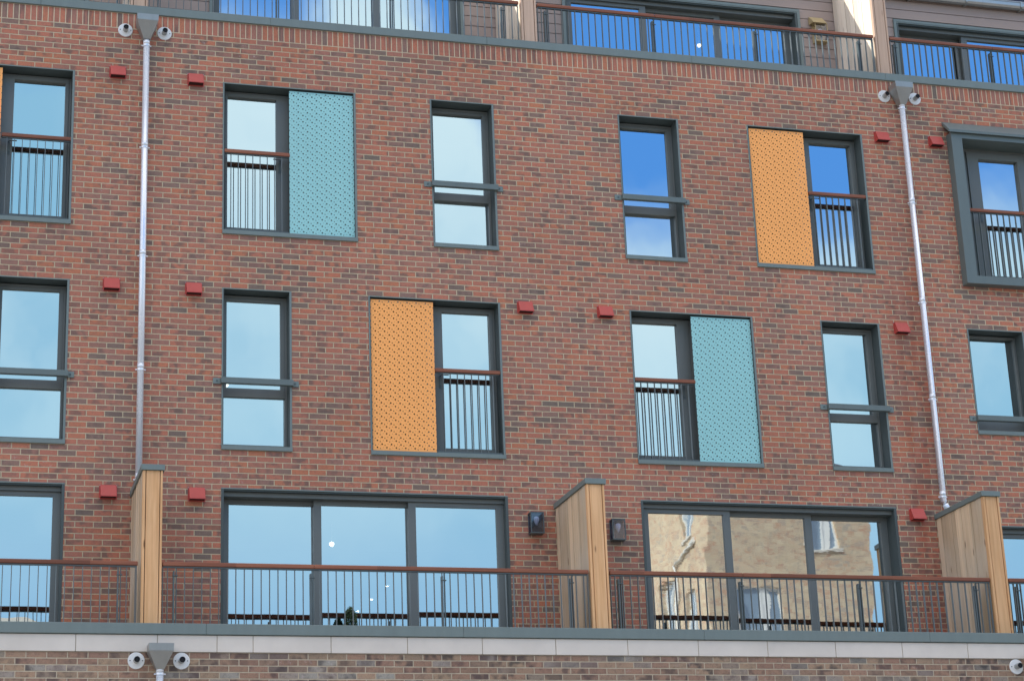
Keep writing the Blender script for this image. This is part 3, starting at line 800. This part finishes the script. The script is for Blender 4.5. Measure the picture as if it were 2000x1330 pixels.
# potted shrub standing on the balcony behind the railing
t = thing('potted_shrub', 'dark green potted shrub by the middle leaf of the left balcony door', 'plant', (1.62, -.18, -2.64))
MB().tube([(1.60,-.18,-2.635),(1.60,-.18,-2.36)], [.075,.095], 16).build('pot', M['clay'], t, smooth=True)
MB().tube([(1.62,-.18,-2.36),(1.62,-.18,-2.2)], .015, 6).build('stem', M['clay'], t)
m = MB(); rr = random.Random(3)
for i in range(900):
    a, b = rr.uniform(0, 2*math.pi), math.acos(rr.uniform(-1, 1)); q = rr.uniform(.35, 1)**.5
    c = Vector((1.60+.085*q*math.sin(b)*math.cos(a), -.18+.11*q*math.sin(b)*math.sin(a), -2.22+.20*q*math.cos(b)))
    d = Vector((rr.gauss(0,1), rr.gauss(0,1), rr.gauss(0,1))).normalized()*.022; e = d.orthogonal().normalized()*.010
    m.quad(tuple(c-d), tuple(c+e), tuple(c+d), tuple(c-e))
m.build('foliage', M['foliage'], t)

# ------------------------------------------------------------------ across the street (seen as reflections)
M['streetglass'] = plain('street_window_glass', (.22,.30,.40), .15, .1)
ob = thing('corner_apartment_block', 'tan brick block across the street, mirrored in the right balcony door', 'building', (21, -33, -H))
def wall_quad(m, p0, p1, z0, z1, hs):
    """vertical wall from p0 to p1 (xy) with openings hs=(s0,s1,z0,z1) along its length"""
    L = (Vector(p1)-Vector(p0)).length; d = (Vector(p1)-Vector(p0))/L
    ss = sorted({0, L, *[h[0] for h in hs], *[h[1] for h in hs]}); zs = sorted({z0, z1, *[h[2] for h in hs], *[h[3] for h in hs]})
    for a, b in zip(ss, ss[1:]):
        for c, e in zip(zs, zs[1:]):
            if any(h[0] < (a+b)/2 < h[1] and h[2] < (c+e)/2 < h[3] for h in hs): continue
            A, B = Vector(p0)+d*a, Vector(p0)+d*b
            m.quad((A.x,A.y,c),(B.x,B.y,c),(B.x,B.y,e),(A.x,A.y,e))
fx0, fx1, fyw = 18.3, 23.76, -30.
def Z(w): return w-H
hf = [(1.05, 2.60, Z(11.85), Z(13.34)), (3.45, 4.45, Z(14.60), Z(15.9)), (1.05, 2.6, Z(8.2), Z(9.9)), (3.45, 4.45, Z(8.2), Z(9.9)), (1.05, 2.6, Z(4.8), Z(6.5)), (3.45,4.45,Z(4.8),Z(6.5))]
hl = [(1.0, 1.9, Z(14.85), Z(16.3)), (1.1, 2.0, Z(11.8), Z(13.3)), (3.1, 4.0, Z(12.2), Z(13.9)), (1.1, 2.0, Z(8.2), Z(9.9)), (3.1, 4.0, Z(8.2), Z(9.9))]
m = MB(); wall_quad(m, (fx0, fyw), (fx1, fyw), -H, Z(17.0), hf); wall_quad(m, (fx0, fyw), (fx0, fyw-9), -H, Z(17.0), hl)
wall_quad(m, (fx1, fyw), (fx1, fyw-9), -H, Z(17.0), []); wall_quad(m, (fx0, fyw-9), (fx1, fyw-9), -H, Z(17.0), [])
m.build('wall', M['tan'], ob)
MB().frustum([(fx0-.25,fyw-9.2,Z(17.0)),(fx1+.25,fyw-9.2,Z(17.0)),(fx1+.25,fyw+.25,Z(17.0)),(fx0-.25,fyw+.25,Z(17.0))],[(fx0+1.8,fyw-7,Z(18.0)),(fx1-1.8,fyw-7,Z(18.0)),(fx1-1.8,fyw-2.,Z(18.0)),(fx0+1.8,fyw-2.,Z(18.0))]).build('roof', M['roof'], ob)
rv_ = MB()
for (a, b, c, e) in hf: ring(rv_, fx0+a-.02, fx0+b+.02, c-.02, e+.02, .02, .02, .02, .02, fyw-.3, fyw-.002)
for (a, b, c, e) in hl:
    y0, y1 = fyw-b, fyw-a
    for q in ((y0-.02,y0,c,e),(y1,y1+.02,c,e),(y0-.02,y1+.02,c-.02,c),(y0-.02,y1+.02,e,e+.02)): rv_.box(fx0+.002, fx0+.3, *q)
rv_.build('window_reveal', M['tan'], ob)
for (a, b, c, e) in hf:
    f = MB(); x0, x1 = fx0+a, fx0+b
    ring(f, x0, x1, c, e, .07, .07, .07, .07, fyw-.16, fyw-.10); f.box((x0+x1)/2-.035, (x0+x1)/2+.035, fyw-.16, fyw-.10, c+.07, e-.07)
    w = f.build('window', M['whiteframe'], ob)
    MB().quad((x0,fyw-.14,c),(x1,fyw-.14,c),(x1,fyw-.14,e),(x0,fyw-.14,e)).build('pane', M['streetglass'], w)
    MB().box(x0-.08, x1+.08, fyw-.1, fyw+.07, c-.07, c-.001).build('sill', M['stone'], w)
    MB().box(x0+.5*(x1-x0)+.04, x0+.5*(x1-x0)+.30, fyw-.138, fyw-.12, c+.08, e-.08).build('curtain', M['whiteframe'], w)
for (a, b, c, e) in hl:
    f = MB(); y0, y1 = fyw-b, fyw-a; x = fx0
    for (p, q, r_, s) in ((y0, y0+.07, c, e), (y1-.07, y1, c, e), (y0+.07, y1-.07, c, c+.07), (y0+.07, y1-.07, e-.07, e), ((y0+y1)/2-.03, (y0+y1)/2+.03, c+.07, e-.07)):
        f.box(x+.1, x+.16, p, q, r_, s)
    w = f.build('window', M['whiteframe'], ob)
    MB().quad((x+.14,y0,c),(x+.14,y1,c),(x+.14,y1,e),(x+.14,y0,e)).build('pane', M['streetglass'], w)
    MB().box(x-.08, x+.1, y0-.08, y1+.08, c-.07, c-.001).build('sill', M['stone'], w)
MB().tube([(fx0-.08,fyw-2.6,-H+.2),(fx0-.08,fyw-2.6,Z(14.2)),(fx0-.08,fyw-.6,Z(14.6))], .06, 10).build('drainpipe', M['whiteframe'], ob)
lo = thing('low_brick_house', 'low tan brick house across the street, mirrored at bottom left', 'building', (-3, -34, -H))
MB().box(-6.2, -.35, -38, -30, -H, Z(11.6)).build('wall', M['tan'], lo)
MB().prism([(-38.2, Z(11.6)), (-29.8, Z(11.6)), (-31.5, Z(12.25)), (-36.5, Z(12.25))], -6.4, -.15).build('roof', plain('pale_roof_tiles', (.45,.42,.36), .8), lo)
f = MB().box(-4.3, -3.1, -29.99, -29.95, Z(6.2), Z(7.6)).build('window', M['whiteframe'], lo)
MB().box(-4.2, -3.2, -29.945, -29.94, Z(6.3), Z(7.5)).build('pane', M['smoked'], f)

# ground, road, pavements
g = MB().quad((-600,-600,0),(600,-600,0),(600,600,0),(-600,600,0)).build('ground', M['ground'], z=0); tag(g, kind='structure')
g = MB().box(-300, 300, -22.4, -16.4, .002, .006).build('road', M['asphalt'], z=0); tag(g, kind='structure')
g = MB().box(-300, 300, -16.2, -1.61, .001, .125).build('pavement', M['pave'], z=0); tag(g, kind='structure')
g = MB().box(-300, 300, -29.9, -22.6, .001, .125).build('pavement', M['pave'], z=0); tag(g, kind='structure')
for y in (-16.395, -22.595): tag(MB().box(-300, 300, y, y+.19, .001, .14).build('kerb', M['stone'], z=0), kind='structure')
m = MB()
for k in range(-30, 31): m.box(k*5, k*5+2, -19.45, -19.35, .0065, .010)
tag(m.build('road_marking', M['paint'], z=0), kind='structure')

# ------------------------------------------------------------------ world
SUN = Vector((2.83, -1., -1.62)).normalized()       # direction the sunlight travels
el = math.asin(-SUN.z); src_dir = -SUN
w = bpy.data.worlds.new('World'); sc.world = w; w.use_nodes = True
nt = w.node_tree; nt.nodes.clear()
T = NT.__new__(NT); T.t = nt; T.out = nt.nodes.new('ShaderNodeOutputWorld')
sky = T.n('ShaderNodeTexSky', sky_type='NISHITA'); sky.sun_disc = False
sky.sun_elevation = el; sky.sun_rotation = math.atan2(src_dir.x, src_dir.y)
sky.air_density = 1.; sky.dust_density = .6; sky.ozone_density = 2.
D = T.n('ShaderNodeTexCoord').outputs['Generated']; dx, dy, dz = T.sep(D)
elev = T.math('MULTIPLY', T.math('ARCSINE', dz), 57.2958)
az = T.math('MULTIPLY', T.math('ARCTAN2', dx, T.math('MULTIPLY', dy, -1.)), 57.2958)
# deep clear blue with altitude
blue = T.mix(.62, sky.outputs[0], (1.9, 7.0, 18.5))
# veil of cloud: everywhere low, a clear window high up to the south-east
zc = T.math('MAXIMUM', dz, .06)
proj = T.comb(T.math('DIVIDE', dx, zc), T.math('DIVIDE', dy, zc), 0.)
n1 = T.noise(proj, .9, 5, .55); n2 = T.noise(D, 5.5, 5, .58); n3 = T.noise(D, 2.6, 3, .5)
thr = T.sstep(az, 13.5, 19., 26.8, 20.6)
thr = T.math('ADD', thr, T.math('MULTIPLY', T.sstep(T.math('ABSOLUTE', T.math('SUBTRACT', az, 12.4)), 2.6, .6), 3.))
bias = T.math('DIVIDE', T.math('SUBTRACT', thr, elev), 4.5)
e2 = T.math('ADD', bias, T.math('MULTIPLY', T.math('SUBTRACT', n2, .5), 1.7))
f_se = T.sstep(e2, -.35, .55)
f_gen = T.sstep(n1, .36, .56)
in_se = T.math('MULTIPLY', T.math('MULTIPLY', T.sstep(az, -30., -5.), T.sstep(az, 75., 45.)), T.sstep(elev, 50., 35.))
fac = T.math('ADD', T.math('MULTIPLY', f_se, in_se), T.math('MULTIPLY', f_gen, T.math('SUBTRACT', 1., in_se)))
body = T.mix(T.sstep(T.noise(D, 4.2, 4, .55), .36, .64), (4.6, 8.9, 12.2), (9.2, 12.6, 14.4))
body = T.mix(T.sstep(T.math('ADD', T.math('MULTIPLY', T.math('SUBTRACT', n2, .5), 3.), T.math('DIVIDE', T.math('SUBTRACT', elev, 16.), 9.)), -.2, 1.1), body, (12.4, 14.6, 15.4))
body = T.mix(T.math('MULTIPLY', T.math('MULTIPLY', T.sstep(az, 7., 2.5), T.sstep(elev, 18.5, 22.)), .85), body, (3.9, 8.3, 11.8))
low_ = T.mix(T.sstep(elev, 15.5, 9.5), body, (5.4, 9.0, 12.6))
bright = T.mix(in_se, (20.5, 18.8, 17.2), low_)  # clouds the panes do not mirror are brightened to fill the shaded facade
colr = T.mix(T.math('MULTIPLY', fac, .96), blue, bright)
bg = T.n('ShaderNodeBackground'); T.put(bg.inputs[0], colr); bg.inputs[1].default_value = .1
nt.links.new(bg.outputs[0], T.out.inputs[0])

sl = bpy.data.lights.new('sun', 'SUN'); sl.energy = 5.; sl.angle = R(.5); sl.color = (1., .94, .84)
so = bpy.data.objects.new('sun', sl); C.objects.link(so); so.rotation_euler = SUN.to_track_quat('-Z', 'Y').to_euler(); so.location = (-20, 8, 40)

# ------------------------------------------------------------------ camera (solved from the brick coursing)
cam = bpy.data.cameras.new('camera'); co = bpy.data.objects.new('camera', cam); C.objects.link(co); sc.camera = co
yaw, pitch, roll = R(16.2783944), R(18.03829325), R(-2.2999513)
fv = Vector((math.sin(yaw)*math.cos(pitch), math.cos(yaw)*math.cos(pitch), math.sin(pitch)))
rv = Vector((math.cos(yaw), -math.sin(yaw), 0)); uv = rv.cross(fv)
r2 = rv*math.cos(roll)+uv*math.sin(roll); u2 = -rv*math.sin(roll)+uv*math.cos(roll)
mt = Matrix((( r2.x, u2.x, -fv.x), (r2.y, u2.y, -fv.y), (r2.z, u2.z, -fv.z))).to_4x4()
mt.translation = Vector((-3.5023194, -25.32787941, -6.94156282+H)); co.matrix_world = mt
cam.sensor_width = 36.; cam.lens = 36.*4036.528/2000.; cam.clip_start = .1; cam.clip_end = 2000.
sc.view_settings.view_transform = 'Standard'; sc.view_settings.look = 'None'; sc.view_settings.exposure = 0.
sc.cycles.use_denoising = True; sc.cycles.max_bounces = 8; sc.cycles.transparent_max_bounces = 12
sc.cycles.sample_clamp_indirect = 6.
